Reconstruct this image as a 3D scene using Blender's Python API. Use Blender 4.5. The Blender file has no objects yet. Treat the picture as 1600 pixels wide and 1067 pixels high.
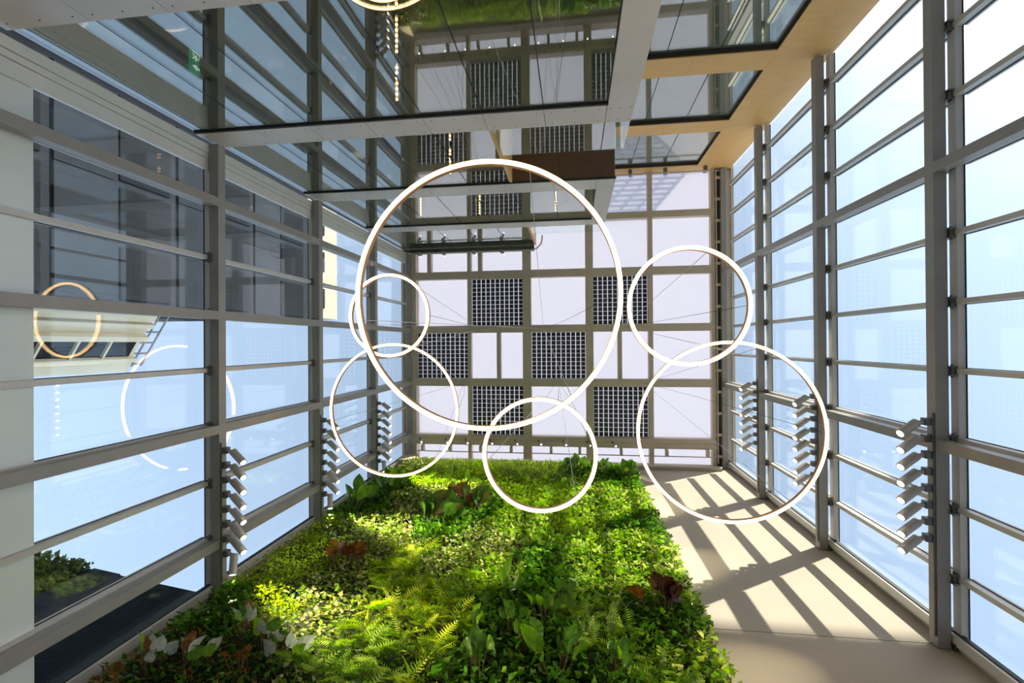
import bpy, math, random
import numpy as np
from mathutils import Vector, Matrix

random.seed(7); rng = np.random.default_rng(11)
scene = bpy.context.scene
C = scene.collection

# ------------------------------------------------------------------ camera, sky, sun, exposure
cam_data = bpy.data.cameras.new('camera'); cam = bpy.data.objects.new('camera', cam_data); C.objects.link(cam)
cam_data.sensor_width = 36.0; cam_data.lens = 742.0 / 1600.0 * 36.0; cam_data.clip_start = 0.05; cam_data.clip_end = 500
right, down, fwd = Vector((0.99164, 0.00659, 0.12885)), Vector((-0.00714, 0.99997, 0.00381)), Vector((-0.12882, -0.00469, 0.99166))
cam.matrix_world = Matrix((( right.x, -down.x, -fwd.x, 0), (right.y, -down.y, -fwd.y, 0), (right.z, -down.z, -fwd.z, 0), (0, 0, 0, 1)))
scene.camera = cam

SUN_DIR = Vector((0.87, -1.0, 0.635)).normalized()
world = bpy.data.worlds.new('sky'); scene.world = world; world.use_nodes = True
wn = world.node_tree; wn.nodes.clear()
sky = wn.nodes.new('ShaderNodeTexSky'); sky.sky_type = 'NISHITA'; sky.sun_disc = False
sky.sun_elevation = math.asin(SUN_DIR.z); sky.sun_rotation = math.atan2(SUN_DIR.x, SUN_DIR.y)
sky.air_density = 1.0; sky.dust_density = 1.5; sky.ozone_density = 1.2; sky.altitude = 100
bg = wn.nodes.new('ShaderNodeBackground'); bg.inputs['Strength'].default_value = 0.34
wo = wn.nodes.new('ShaderNodeOutputWorld')
hsv = wn.nodes.new('ShaderNodeHueSaturation'); hsv.inputs['Saturation'].default_value = 0.85
wn.links.new(sky.outputs[0], hsv.inputs['Color']); 
# thin high haze evens the sky out: most of the clear-sky gradient is veiled by a uniform pale blue
veil = wn.nodes.new('ShaderNodeMixRGB'); veil.inputs[0].default_value = 0.62; veil.inputs[2].default_value = (0.90, 1.09, 1.34, 1)
wn.links.new(hsv.outputs[0], veil.inputs[1]); wn.links.new(veil.outputs[0], bg.inputs[0]); wn.links.new(bg.outputs[0], wo.inputs[0])

sun_data = bpy.data.lights.new('sun', 'SUN'); sun_data.energy = 4.9; sun_data.angle = math.radians(0.6); sun_data.color = (1.0, 0.89, 0.73)
sun = bpy.data.objects.new('sun', sun_data); C.objects.link(sun)
sun.rotation_euler = SUN_DIR.to_track_quat('Z', 'Y').to_euler()

vs = scene.view_settings
vs.view_transform = 'Standard'; vs.look = 'None'; vs.gamma = 1.0; vs.use_curve_mapping = False
vs.exposure = 0.98
scene.cycles.transparent_max_bounces = 32
scene.cycles.max_bounces = 10
scene.cycles.use_denoising = True
scene.cycles.sample_clamp_indirect = 8.0

# ------------------------------------------------------------------ materials
MATS = {}
def new_mat(name):
    m = bpy.data.materials.new(name); m.use_nodes = True
    nt = m.node_tree; nt.nodes.clear()
    out = nt.nodes.new('ShaderNodeOutputMaterial')
    MATS[name] = m
    return m, nt, out
def N(nt, t, **kw):
    n = nt.nodes.new(t)
    for k, v in kw.items(): setattr(n, k, v)
    return n
def solid(name, col, rough=0.5, metal=0.0, var=0.08, scale=3.0, spec=0.5, stretch=(1, 1, 1), bump=0.0):
    m, nt, out = new_mat(name)
    p = N(nt, 'ShaderNodeBsdfPrincipled')
    p.inputs['Roughness'].default_value = rough; p.inputs['Metallic'].default_value = metal
    p.inputs['Specular IOR Level'].default_value = spec
    g = N(nt, 'ShaderNodeNewGeometry'); mp = N(nt, 'ShaderNodeMapping'); mp.inputs['Scale'].default_value = stretch
    nz = N(nt, 'ShaderNodeTexNoise'); nz.inputs['Scale'].default_value = scale; nz.inputs['Detail'].default_value = 5
    rp = N(nt, 'ShaderNodeMapRange'); rp.inputs[1].default_value = 0.3; rp.inputs[2].default_value = 0.7
    rp.inputs[3].default_value = 1 - var; rp.inputs[4].default_value = 1 + var
    mx = N(nt, 'ShaderNodeVectorMath', operation='SCALE'); mx.inputs[0].default_value = col[:3]
    nt.links.new(g.outputs['Position'], mp.inputs[0]); nt.links.new(mp.outputs[0], nz.inputs['Vector'])
    nt.links.new(nz.outputs[0], rp.inputs[0]); nt.links.new(rp.outputs[0], mx.inputs['Scale'])
    nt.links.new(mx.outputs[0], p.inputs['Base Color'])
    if bump:
        b = N(nt, 'ShaderNodeBump'); b.inputs['Strength'].default_value = bump; b.inputs['Distance'].default_value = 0.01
        nt.links.new(nz.outputs[0], b.inputs['Height']); nt.links.new(b.outputs[0], p.inputs['Normal'])
    nt.links.new(p.outputs[0], out.inputs[0])
    return m
def glass(name, r0, tint):
    # thin sheet: part mirrored (stronger at grazing angles), the rest passes straight through
    m, nt, out = new_mat(name)
    lw = N(nt, 'ShaderNodeLayerWeight'); lw.inputs[0].default_value = 0.5
    pw = N(nt, 'ShaderNodeMath', operation='POWER'); pw.inputs[1].default_value = 5.0
    ml = N(nt, 'ShaderNodeMath', operation='MULTIPLY_ADD'); ml.inputs[1].default_value = 1 - r0; ml.inputs[2].default_value = r0
    tr = N(nt, 'ShaderNodeBsdfTransparent'); tr.inputs[0].default_value = (*tint, 1)
    gl = N(nt, 'ShaderNodeBsdfGlossy'); gl.inputs['Roughness'].default_value = 0.0; gl.inputs[0].default_value = (0.97, 1, 0.99, 1)
    mx = N(nt, 'ShaderNodeMixShader')
    nt.links.new(lw.outputs['Facing'], pw.inputs[0]); nt.links.new(pw.outputs[0], ml.inputs[0])
    nt.links.new(ml.outputs[0], mx.inputs[0]); nt.links.new(tr.outputs[0], mx.inputs[1]); nt.links.new(gl.outputs[0], mx.inputs[2])
    nt.links.new(mx.outputs[0], out.inputs[0])
    return m
def emit(name, col, s):
    m, nt, out = new_mat(name)
    e = N(nt, 'ShaderNodeEmission'); e.inputs[0].default_value = (*col, 1); e.inputs[1].default_value = s
    nt.links.new(e.outputs[0], out.inputs[0]); return m
def leaf_mat(name, rough=0.45, trans=0.35, fixed=None):
    m, nt, out = new_mat(name)
    p = N(nt, 'ShaderNodeBsdfPrincipled'); p.inputs['Roughness'].default_value = rough; p.inputs['Specular IOR Level'].default_value = 0.4
    t = N(nt, 'ShaderNodeBsdfTranslucent'); mx = N(nt, 'ShaderNodeMixShader'); mx.inputs[0].default_value = trans
    if fixed is None:
        a = N(nt, 'ShaderNodeAttribute', attribute_name='leaf_colour'); src = a.outputs['Color']
    else:
        nz = N(nt, 'ShaderNodeTexNoise'); nz.inputs['Scale'].default_value = 6
        tc = N(nt, 'ShaderNodeTexCoord'); nt.links.new(tc.outputs['Object'], nz.inputs['Vector'])
        rp = N(nt, 'ShaderNodeValToRGB'); rp.color_ramp.elements[0].position = 0.35; rp.color_ramp.elements[1].position = 0.65
        rp.color_ramp.elements[0].color = (*fixed[0], 1); rp.color_ramp.elements[1].color = (*fixed[1], 1)
        nt.links.new(nz.outputs[0], rp.inputs[0]); src = rp.outputs[0]
    hs = N(nt, 'ShaderNodeHueSaturation'); hs.inputs['Value'].default_value = 1.35; hs.inputs['Saturation'].default_value = 1.1
    nt.links.new(src, p.inputs['Base Color']); nt.links.new(src, hs.inputs['Color']); nt.links.new(hs.outputs[0], t.inputs[0])
    nt.links.new(p.outputs[0], mx.inputs[1]); nt.links.new(t.outputs[0], mx.inputs[2]); nt.links.new(mx.outputs[0], out.inputs[0])
    return m

solid('steel', (0.34, 0.32, 0.30), 0.42, 0.0, 0.07, 2.0)
solid('steel_roof', (0.60, 0.51, 0.41), 0.45, 0.0, 0.06, 2.0)
solid('aluminium', (0.62, 0.59, 0.55), 0.38, 0.1, 0.05, 2.0)
solid('aluminium_light', (0.80, 0.79, 0.76), 0.4, 0.2, 0.04, 2.0)
solid('gasket', (0.02, 0.025, 0.03), 0.6)
solid('bracket', (0.17, 0.17, 0.175), 0.4, 0.5)
solid('fascia', (0.72, 0.68, 0.65), 0.38, 0.15, 0.04, 1.5)
solid('rivet', (0.12, 0.12, 0.12), 0.4)
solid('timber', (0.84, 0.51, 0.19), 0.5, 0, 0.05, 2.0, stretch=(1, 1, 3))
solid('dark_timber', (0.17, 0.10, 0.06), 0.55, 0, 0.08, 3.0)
solid('painted_shade', (0.035, 0.025, 0.018), 0.7)  # near-black brown: shade around the timber edges put into the colour
solid('plaster', (0.48, 0.42, 0.345), 0.75, 0, 0.05, 0.9, bump=0.08)
solid('concrete', (0.58, 0.55, 0.50), 0.8, 0, 0.1, 1.5)
solid('room_white', (0.55, 0.55, 0.52), 0.8)
solid('room_dark', (0.10, 0.10, 0.09), 0.8)
solid('spandrel', (0.78, 0.82, 0.80), 0.18, 0, 0.03, 0.7)
solid('lamp_grey', (0.52, 0.48, 0.44), 0.4, 0.1)
solid('bronze', (0.55, 0.29, 0.12), 0.35, 0.6)
solid('cell', (0.022, 0.032, 0.042), 0.2, 0, 0.5, 8.0)
solid('wire', (0.6, 0.58, 0.55), 0.35, 0.6)
solid('felt', (0.022, 0.03, 0.012), 0.9)
solid('outer_dark', (0.030, 0.037, 0.048), 0.9, 0, 0.12, 1.0, spec=0.03)
solid('outer_cream', (0.86, 0.74, 0.52), 0.7, 0, 0.05, 1.0)
solid('outer_pale', (0.40, 0.38, 0.29), 0.8)
solid('outer_slate', (0.018, 0.022, 0.028), 0.9, 0, 0.15, 0.8, spec=0.03)
solid('pavement', (0.42, 0.41, 0.39), 0.85, 0, 0.1, 0.5)
solid('stem', (0.16, 0.10, 0.05), 0.6)
solid('sign_green', (0.0, 0.16, 0.075), 0.4)
solid('sign_white', (0.85, 0.9, 0.88), 0.4)
glass('facade_glass', 0.045, (0.955, 0.985, 0.985))
glass('inner_glass', 0.23, (0.80, 0.84, 0.78))
glass('rail_glass', 0.20, (0.90, 0.96, 0.93))
emit('ring_glow', (1.0, 0.62, 0.27), 6.0)
emit('lens_glow', (1.0, 0.9, 0.75), 4.0)
emit('sign_lit', (0.0, 0.30, 0.14), 0.35); emit('sign_mark', (0.85, 1.0, 0.92), 0.5)
emit('led_glow', (1.0, 0.50, 0.14), 14.0)
m, nt, out = new_mat('roof_pane')
tl = N(nt, 'ShaderNodeBsdfTranslucent'); tl.inputs[0].default_value = (0.70, 0.695, 0.74, 1)
df = N(nt, 'ShaderNodeBsdfDiffuse'); df.inputs[0].default_value = (0.9, 0.9, 0.92, 1)
mx = N(nt, 'ShaderNodeMixShader'); mx.inputs[0].default_value = 0.2
nt.links.new(tl.outputs[0], mx.inputs[1]); nt.links.new(df.outputs[0], mx.inputs[2]); nt.links.new(mx.outputs[0], out.inputs[0])
leaf_mat('leaves', 0.36, 0.32); leaf_mat('fronds', 0.42, 0.40)
leaf_mat('leaf_green', 0.3, 0.3, ((0.06, 0.16, 0.025), (0.14, 0.28, 0.04)))
leaf_mat('leaf_lime', 0.35, 0.45, ((0.14, 0.34, 0.03), (0.30, 0.48, 0.05)))
leaf_mat('leaf_copper', 0.3, 0.3, ((0.10, 0.035, 0.015), (0.30, 0.13, 0.035)))
leaf_mat('leaf_mixed', 0.3, 0.3, ((0.08, 0.18, 0.03), (0.30, 0.19, 0.06)))
leaf_mat('leaf_maroon', 0.35, 0.25, ((0.035, 0.012, 0.01), (0.16, 0.05, 0.02)))
leaf_mat('leaf_silver', 0.45, 0.25, ((0.40, 0.46, 0.40), (0.58, 0.62, 0.54)))
leaf_mat('leaf_rust', 0.5, 0.3, ((0.16, 0.065, 0.02), (0.34, 0.16, 0.05)))

# ------------------------------------------------------------------ helpers
def obj(name, me, mat=None, parent=None):
    if mat and not me.materials: me.materials.append(MATS[mat])
    o = bpy.data.objects.new(name, me); C.objects.link(o)
    if parent: o.parent = parent
    return o
def tag(o, label=None, cat=None, group=None, kind=None):
    if label: o['label'] = label
    if cat: o['category'] = cat
    if group: o['group'] = group
    if kind: o['kind'] = kind
    return o
def empty(name, loc=(0, 0, 0)):
    o = bpy.data.objects.new(name, None); C.objects.link(o); o.location = loc; o.empty_display_size = 0.2
    return o
CUBE = {}
def cube_mesh(mat):
    if mat not in CUBE:
        me = bpy.data.meshes.new('block_' + mat)
        v = [(x, y, z) for x in (-.5, .5) for y in (-.5, .5) for z in (-.5, .5)]
        f = [(0, 1, 3, 2), (4, 6, 7, 5), (0, 4, 5, 1), (2, 3, 7, 6), (0, 2, 6, 4), (1, 5, 7, 3)]
        me.from_pydata(v, [], f); me.materials.append(MATS[mat]); me.update(); CUBE[mat] = me
    return CUBE[mat]
def box(name, parent, mat, x0, x1, y0, y1, z0, z1):
    o = bpy.data.objects.new(name, cube_mesh(mat)); C.objects.link(o); o.parent = parent
    off = parent.location if parent else Vector((0, 0, 0))
    o.location = Vector(((x0 + x1) / 2, (y0 + y1) / 2, (z0 + z1) / 2)) - off
    o.scale = (abs(x1 - x0), abs(y1 - y0), abs(z1 - z0))
    return o
class MB:
    """collects boxes, tubes and rings into one mesh"""
    def __init__(s): s.v = []; s.f = []; s.mi = []; s.cur = 0
    def add(s, vs_, fs_):
        b = len(s.v); s.v += [tuple(v) for v in vs_]; s.f += [tuple(i + b for i in f) for f in fs_]; s.mi += [s.cur] * len(fs_)
    def box(s, x0, x1, y0, y1, z0, z1):
        s.add([(x, y, z) for x in (x0, x1) for y in (y0, y1) for z in (z0, z1)],
              [(0, 1, 3, 2), (4, 6, 7, 5), (0, 4, 5, 1), (2, 3, 7, 6), (0, 2, 6, 4), (1, 5, 7, 3)])
    def tube(s, pts, r, n=8, cap=True, radii=None):
        pts = [Vector(p) for p in pts]; rows = []
        for i, p in enumerate(pts):
            d = (pts[min(i + 1, len(pts) - 1)] - pts[max(i - 1, 0)]).normalized()
            a = d.orthogonal().normalized() if i == 0 else (prev - d * prev.dot(d)).normalized()
            prev = a; b = d.cross(a); rr = radii[i] if radii else r
            rows.append([p + (a * math.cos(2 * math.pi * k / n) + b * math.sin(2 * math.pi * k / n)) * rr for k in range(n)])
        fs_ = []
        for i in range(len(rows) - 1):
            for k in range(n):
                fs_.append((i * n + k, i * n + (k + 1) % n, (i + 1) * n + (k + 1) % n, (i + 1) * n + k))
        if cap: fs_ += [tuple(range(n))[::-1], tuple((len(rows) - 1) * n + k for k in range(n))]
        s.add([v for r_ in rows for v in r_], fs_)
    def build(s, name, mats, parent=None, smooth=False):
        me = bpy.data.meshes.new(name); me.from_pydata(s.v, [], s.f)
        for m_ in ([mats] if isinstance(mats, str) else mats): me.materials.append(MATS[m_])
        if any(s.mi): me.polygons.foreach_set('material_index', s.mi)
        if smooth: me.polygons.foreach_set('use_smooth', [True] * len(me.polygons))
        me.update()
        return obj(name, me, None, parent)
ORD = ['first', 'second', 'third', 'fourth', 'fifth', 'sixth', 'seventh', 'eighth', 'ninth', 'tenth']

# ------------------------------------------------------------------ levels and grid (metres, camera at the origin)
BEAM_Z = [4.0, 8.0, 11.5, 15.0, 18.47]          # undersides of the horizontal facade beams
GRID = [round(1.5 + 1.045 * k, 3) for k in range(-8, 4)]   # mullion lines along Y
GROUND = -1.6
WALL_Y = 4.68
TOP = 18.75

# ------------------------------------------------------------------ glazed side walls
def side_wall(name, sgn, xi, y0, posts, o, tz0, tz1):   # o: shift of the glazing line, tz: transom top and bottom against the beam
    def X(d): return sgn * (xi + d)
    mb = MB()   # sill along the planted wall, and head rail
    a, b = sorted((X(0.26), X(0.42))); mb.box(a, b, 4.60, 4.675, GROUND, TOP)
    a, b = sorted((X(0.18), X(0.42))); mb.box(a, b, y0, 4.60, TOP - 0.06, TOP + 0.10)
    w = mb.build(name, 'aluminium'); tag(w, kind='structure')
    def bx(nm, mat, d0, d1, ya, yb, z0, z1):
        a, b = sorted((X(d0), X(d1))); return box(nm, w, mat, a, b, ya, yb, z0, z1)
    for z in BEAM_Z: bx('beam', 'steel', 0, 0.185, y0, 4.66, z, z + 0.18)
    for y in posts:
        for i in range(len(BEAM_Z)):
            zb = GROUND if i == 0 else BEAM_Z[i - 1] + 0.18
            bx('post', 'steel', 0.001, 0.17, y - 0.08, y + 0.08, zb, BEAM_Z[i])
    lines = [y for y in GRID if y > y0 + 0.1]
    for y in lines:
        zs = [GROUND] + BEAM_Z
        for i in range(len(zs) - 1):
            za, zb = zs[i] + (tz1 if i else 0), zs[i + 1] + tz0
            bx('mullion', 'aluminium', 0.255 + o, 0.365 + o, y - 0.04, y + 0.04, za, zb)
            bx('mullion_gasket', 'gasket', 0.365 + o, 0.378 + o, y - 0.05, y + 0.05, za, zb)
            bx('mullion_cap', 'aluminium', 0.405 + o, 0.44 + o, y - 0.04, y + 0.04, za, zb)
    for z in BEAM_Z[:-1]:
        bx('transom', 'aluminium', 0.262 + o, 0.362 + o, y0, 4.60, z + tz0, z + tz1)
        bx('transom_gasket', 'gasket', 0.362 + o, 0.378 + o, y0, 4.60, z + tz0 - 0.01, z + tz1 + 0.01)
    # brackets that tie each mullion back to the beam
    mb = MB(); mb.box(-0.05, 0.05, -0.075, -0.05, -0.11, 0.09); mb.box(-0.05, 0.05, 0.05, 0.075, -0.11, 0.09); mb.box(-0.025, 0.03, -0.05, 0.05, -0.08, 0.08)
    mb.tube([(0, -0.10, 0.04), (0, 0.10, 0.04)], 0.018, 6); mb.tube([(0, -0.10, -0.05), (0, 0.10, -0.05)], 0.018, 6)
    br = mb.build('bracket', 'bracket', w); first = True
    for y in lines:
        for z in BEAM_Z[1:-1]:
            o_ = br if first else br.copy()
            if not first: C.objects.link(o_)
            first = False
            o_.location = (X(0.222 + o * 0.6), y, z + 0.04)
    # panes, one per opening
    ys = [y0] + lines + ([4.6] if lines[-1] < 4.45 else [])
    for i in range(len(BEAM_Z)):
        z0 = (GROUND if i == 0 else BEAM_Z[i - 1] + tz1 + 0.012); z1 = BEAM_Z[i] + tz0 - 0.012
        for k in range(len(ys) - 1):
            bx('glass_pane', 'facade_glass', 0.378 + o, 0.403 + o, ys[k] + 0.012, ys[k + 1] - 0.012, z0, z1)
    bx('end_cladding', 'aluminium_light', 0.20 + o, 0.30 + o, 4.43, 4.585, GROUND, TOP - 0.1)
    bx('end_gasket', 'gasket', 0.24 + o, 0.31 + o, 4.41, 4.43, GROUND, TOP - 0.1)
    return w
wall_left = side_wall('wall_left', -1, 6.5, -3.74, [3.66, 1.55, -0.56, -2.66], -0.06, 0.02, 0.15)
wall_right = side_wall('wall_right', 1, 5.453, -6.45, [1.58, -2.65], 0.0, -0.08, 0.07)
# opaque white panels behind the lowest left glazing
for k in range(len(GRID) - 1):
    ya, yb = GRID[k] + 0.04, GRID[k + 1] - 0.04
    if yb < -3.74: continue
    box('spandrel_panel', wall_left, 'spandrel', -6.81, -6.765, max(ya, -3.74), yb, GROUND, 5.17)
# pale corner cladding where the left glazing meets the office wall
for i, (ya, yb, d) in enumerate(((-3.72, -3.57, 0.19), (-3.56, -3.47, 0.20), (-3.46, -3.26, 0.21))):
    for z0, z1 in ((GROUND, 4.0), (4.19, 8.0), (8.19, 11.5), (11.69, 15.0), (15.19, 18.47)):
        box('corner_cladding', wall_left, 'aluminium_light', -(6.5 + d + 0.05), -(6.5 + d), ya, yb, z0, z1)

# ------------------------------------------------------------------ back wall with plaster, carrying the planting
mb = MB(); mb.box(-6.95, 5.92, 4.74, 5.0, GROUND, 18.9)
wall_back = mb.build('wall_back', 'plaster'); tag(wall_back, kind='structure')
box('wall_panel', wall_back, 'plaster', -6.9, 5.9, WALL_Y, 4.745, 8.152, 18.42)
box('wall_panel', wall_back, 'plaster', -6.9, 5.9, WALL_Y, 4.745, GROUND, 8.135)
box('joint_strip', wall_back, 'gasket', -6.9, 5.9, 4.735, 4.739, 8.135, 8.152)
box('coping', wall_back, 'plaster', -6.2, 5.3, 4.56, 4.70, 18.05, 18.35)
box('corner_block', wall_back, 'plaster', -6.72, -6.12, 4.36, 4.70, 17.3, 18.2)

# ------------------------------------------------------------------ floor and ground outside
mb = MB(); mb.box(-6.9, 5.9, -10.5, 5.0, GROUND - 0.2, GROUND); f = mb.build('floor', 'concrete'); tag(f, kind='structure')
mb = MB(); mb.box(-160, 160, -160, 160, GROUND - 0.6, GROUND - 0.22); g = mb.build('ground', 'pavement'); tag(g, kind='structure')

# ------------------------------------------------------------------ office front (top of the picture)
FY, RY = -3.8, -6.5
JX = [0.56 - 1.02 * k for k in range(7)] + [-6.72]
SLABS = [(4.22, 4.86), (7.72, 8.32), (11.2, 11.87), (14.8, 15.42)]
mb = MB()
for z0, z1 in SLABS:
    mb.box(-6.74, 0.98, -10.5, FY - 0.03, z0 + 0.02, z1 - 0.02)
    mb.box(0.98, 5.85, -10.5, RY - 0.13, z0 + 0.04, z1 - 0.02)
mb.box(-6.74, -1.5, -10.5, FY - 0.03, 18.40, 18.56); mb.box(0.98, 5.85, -10.5, RY - 0.05, 18.2, 18.9)
mb.box(-6.74, 5.85, -10.7, -10.5, GROUND, 18.9)
wall_front = mb.build('wall_front', 'room_white'); tag(wall_front, kind='structure')
def fascia(x0, x1, z0, z1):
    p = box('fascia_panel', wall_front, 'fascia', x0 + 0.004, x1 - 0.004, FY - 0.03, FY, z0, z1)
    m2 = MB()
    for px in (0.12, 0.5, 0.88):
        for pz in (0.16, 0.84):
            xx = x0 + (x1 - x0) * px; z_ = z0 + (z1 - z0) * pz
            m2.tube([(xx, FY, z_), (xx, FY + 0.004, z_)], 0.011, 6)
    s_, l_ = p.scale, p.location
    m2.v = [((x - l_[0]) / s_[0], (y - l_[1]) / s_[1], (z - l_[2]) / s_[2]) for x, y, z in m2.v]
    m2.build('rivets', 'rivet', p)
    return p
def inner_pane(nm, x0, x1, z0, z1, y=FY - 0.04, mat='inner_glass'):
    return box(nm, wall_front, mat, x0 + 0.008, x1 - 0.008, y - 0.022, y, z0, z1)
def joint(x, z0, z1, y=FY - 0.045):
    box('glazing_joint', wall_front, 'gasket', x - 0.008, x + 0.008, y - 0.016, y + 0.004, z0, z1)
for z0, z1 in SLABS:
    fascia(JX[0], 1.0, z0, z1)
    for k in range(len(JX) - 1): fascia(JX[k + 1], JX[k], z0, z1)
    box('gasket', wall_front, 'gasket', -6.72, 1.0, FY - 0.05, FY - 0.012, z0 - 0.035, z0 - 0.002)
storeys = [(GROUND, 4.19, True), (4.86, 7.69, True), (8.32, 11.17, False), (11.87, 14.77, True), (15.42, 18.40, False)]
for z0, z1, full in storeys:
    for k in range(len(JX) - 1):
        if not full and JX[k + 1] > -1.6: continue
        inner_pane('glass_pane', JX[k + 1], JX[k], z0, z1)
        joint(JX[k + 1] if k < len(JX) - 2 else JX[k + 1] + 0.02, z0, z1)
    if full:
        joint(JX[0], z0, z1)
        box('corner_panel', wall_front, 'fascia', 0.575, 1.0, FY - 0.05, FY, z0, z1 + 0.03)
        box('return_panel', wall_front, 'fascia', 0.95, 0.999, RY - 0.1, FY - 0.05, z0, z1 + 0.03)
    else:
        box('timber_reveal', wall_front, 'timber', -1.48, -1.42, RY - 0.6, FY - 0.03, z0, z1 + 0.02)
        zt = z0 + 1.18 if z0 < 10 else z0 + 1.02
        for xa, xb in ((-1.40, -0.46), (-0.46, 0.56), (0.56, 1.0)): inner_pane('balustrade_pane', xa, xb, z0, zt, FY - 0.01, 'rail_glass')
        for ya, yb in ((-4.7, -3.85), (-5.6, -4.7), (-6.45, -5.6)): box('balustrade_pane', wall_front, 'rail_glass', 0.978, 1.0, ya + 0.006, yb - 0.006, z0, zt)
        for xa, xb in ((-1.42, -0.46), (-0.46, 0.56), (0.56, 0.98)): inner_pane('terrace_window', xa, xb, z0, z1, RY - 0.1)
# soffit boards over the open terrace
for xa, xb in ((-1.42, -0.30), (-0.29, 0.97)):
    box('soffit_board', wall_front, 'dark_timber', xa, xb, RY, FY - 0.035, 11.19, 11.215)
# recessed bay on the right: glass, timber edge beams, timber pier
RX = [1.0, 2.15, 3.33, 4.55]
for z0, z1 in ((GROUND, 4.2), (4.86, 7.75), (8.36, 11.25), (12.0, 14.62), (15.34, 18.2)):
    for k in range(3):
        inner_pane('glass_pane', RX[k], RX[k + 1], z0, z1, RY - 0.10)
        joint(RX[k + 1] - (0.02 if k == 2 else 0), z0, z1, RY - 0.10)
for z0, z1 in ((4.2, 4.9), (7.75, 8.4), (11.22, 12.0), (14.58, 15.32), (18.12, 18.8)):
    for xa, xb in ((1.0, 2.75), (2.755, 4.545)): box('edge_board', wall_front, 'timber', xa, xb, RY - 0.12, RY, z0, z1)
    box('painted_shade_strip', wall_front, 'painted_shade', 1.0, 4.545, RY - 0.13, RY - 0.02, z0 - 0.03, z0 - 0.002)  # dark strip painted as the shade under the overhanging timber edge
for z0, z1 in ((GROUND, 4.5), (4.505, 8.1), (8.105, 11.6), (11.605, 13.2), (13.205, 15.0), (15.005, 16.6), (16.605, 18.8)):
    box('pier_board', wall_front, 'timber', 4.55, 5.15, RY - 0.14, RY, z0, z1)
    box('pier_board', wall_front, 'timber', 5.152, 5.84, RY - 0.14, RY, z0, z1)
box('pier_shade_strip', wall_front, 'painted_shade', 4.535, 4.55, RY - 0.12, RY - 0.01, GROUND, 18.1)  # dark strip painted as the shade where glass sits behind the pier
# room partitions behind the glass
box('room_side_wall', wall_front, 'room_dark', -6.9, -6.76, -10.5, -3.86, GROUND, 18.5)
for y in (-9.0,):
    for z0, z1 in ((GROUND, 4.2), (4.87, 7.72), (8.33, 11.2), (11.88, 14.8), (15.43, 18.4)):
        box('room_partition', wall_front, 'room_dark', -6.7, 0.9, y - 0.1, y, z0, z1)

# ------------------------------------------------------------------ glazed roof
HB = 18.5
BX = [(-6.9, -6.31), (-4.19, -4.05), (-1.98, -1.65), (0.46, 0.755), (2.82, 2.99), (5.11, 5.25)]
BY = [(-6.95, -6.72), (-5.0, -4.75), (-2.89, -2.59), (-0.73, -0.44), (1.375, 1.675), (3.505, 4.0), (4.62, 4.75)]
mb = MB(); mb.box(-6.95, -6.86, -7, 4.75, HB + 0.1, HB + 0.5); mb.box(5.86, 5.95, -7, 4.75, HB + 0.1, HB + 0.5)
ceiling = mb.build('ceiling', 'steel_roof'); tag(ceiling, kind='structure')
for ya, yb in BY:
    if yb > 3.9 and ya < 4: 
        box('gutter_beam', ceiling, 'steel_roof', -6.85, 5.25, 3.62, 3.80, HB, HB + 0.35)
        box('gutter_ledge', ceiling, 'steel_roof', -6.85, 5.25, 3.802, 4.0, HB - 0.02, HB + 0.06)
    else: box('roof_beam', ceiling, 'steel_roof', -6.85, 5.25, ya, yb, HB, HB + 0.30)
for xa, xb in BX:
    for k in range(len(BY) - 1):
        ya, yb = BY[k][1], BY[k + 1][0]
        if k == 4: yb = 3.62
        if xb - xa > 0.4: box('edge_beam', ceiling, 'steel_roof', -6.52, xb, ya, yb, HB + 0.02, HB + 0.3); continue
        wide = xb - xa > 0.25
        box('roof_beam' if wide else 'glazing_bar', ceiling, 'steel_roof', xa, xb, ya, yb, HB if wide else HB + 0.03, HB + 0.30)
PV = {(2, 1), (2, 3), (3, 0), (3, 2), (4, 1), (4, 3)}
EXTRA = {(1, 0): [-5.76], (1, 1): [-3.68], (3, 1): [-2.94], (3, 3): [1.75]}
cell_me = {}
for r in range(len(BY) - 1):
    for c_ in range(len(BX) - 1):
        ya, yb = BY[r][1], BY[r + 1][0]; xa, xb = BX[c_][1], BX[c_ + 1][0]
        if r == 4: yb = 3.62
        if r == 0 and c_ < 2: continue
        if (r, c_) in PV:
            p = box('solar_panel', ceiling, 'roof_pane', xa - 0.05, xb + 0.05, ya - 0.05, yb + 0.05, HB + 0.305, HB + 0.34)
            m2 = MB(); n = 11; px = (xb - xa) / n; py = (yb - ya) / n
            for i in range(n):
                for j in range(n):
                    x0 = xa + i * px + px * 0.075; x1 = xa + (i + 1) * px - px * 0.075
                    y0 = ya + j * py + py * 0.035; y1 = ya + (j + 1) * py - py * 0.035
                    m2.box(x0, x1, y0, y1, HB + 0.28, HB + 0.29)
            s_, l_ = p.scale, p.location
            m2.v = [((x - l_[0]) / s_[0], (y - l_[1]) / s_[1], (z - l_[2]) / s_[2]) for x, y, z in m2.v]
            cells = m2.build('solar_cells', 'cell', p); cells['kind'] = 'stuff'
        else:
            cuts = [xa] + EXTRA.get((r, c_), []) + [xb]
            for i in range(len(cuts) - 1):
                box('roof_pane', ceiling, 'roof_pane', cuts[i] - (0.05 if i == 0 else 0), cuts[i + 1] + (0.05 if i == len(cuts) - 2 else 0), ya - 0.05, yb + 0.05, HB + 0.305, HB + 0.34)
            for x in EXTRA.get((r, c_), []): box('glazing_bar', ceiling, 'steel_roof', x - 0.08, x + 0.08, ya, yb, HB + 0.04, HB + 0.30)
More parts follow.
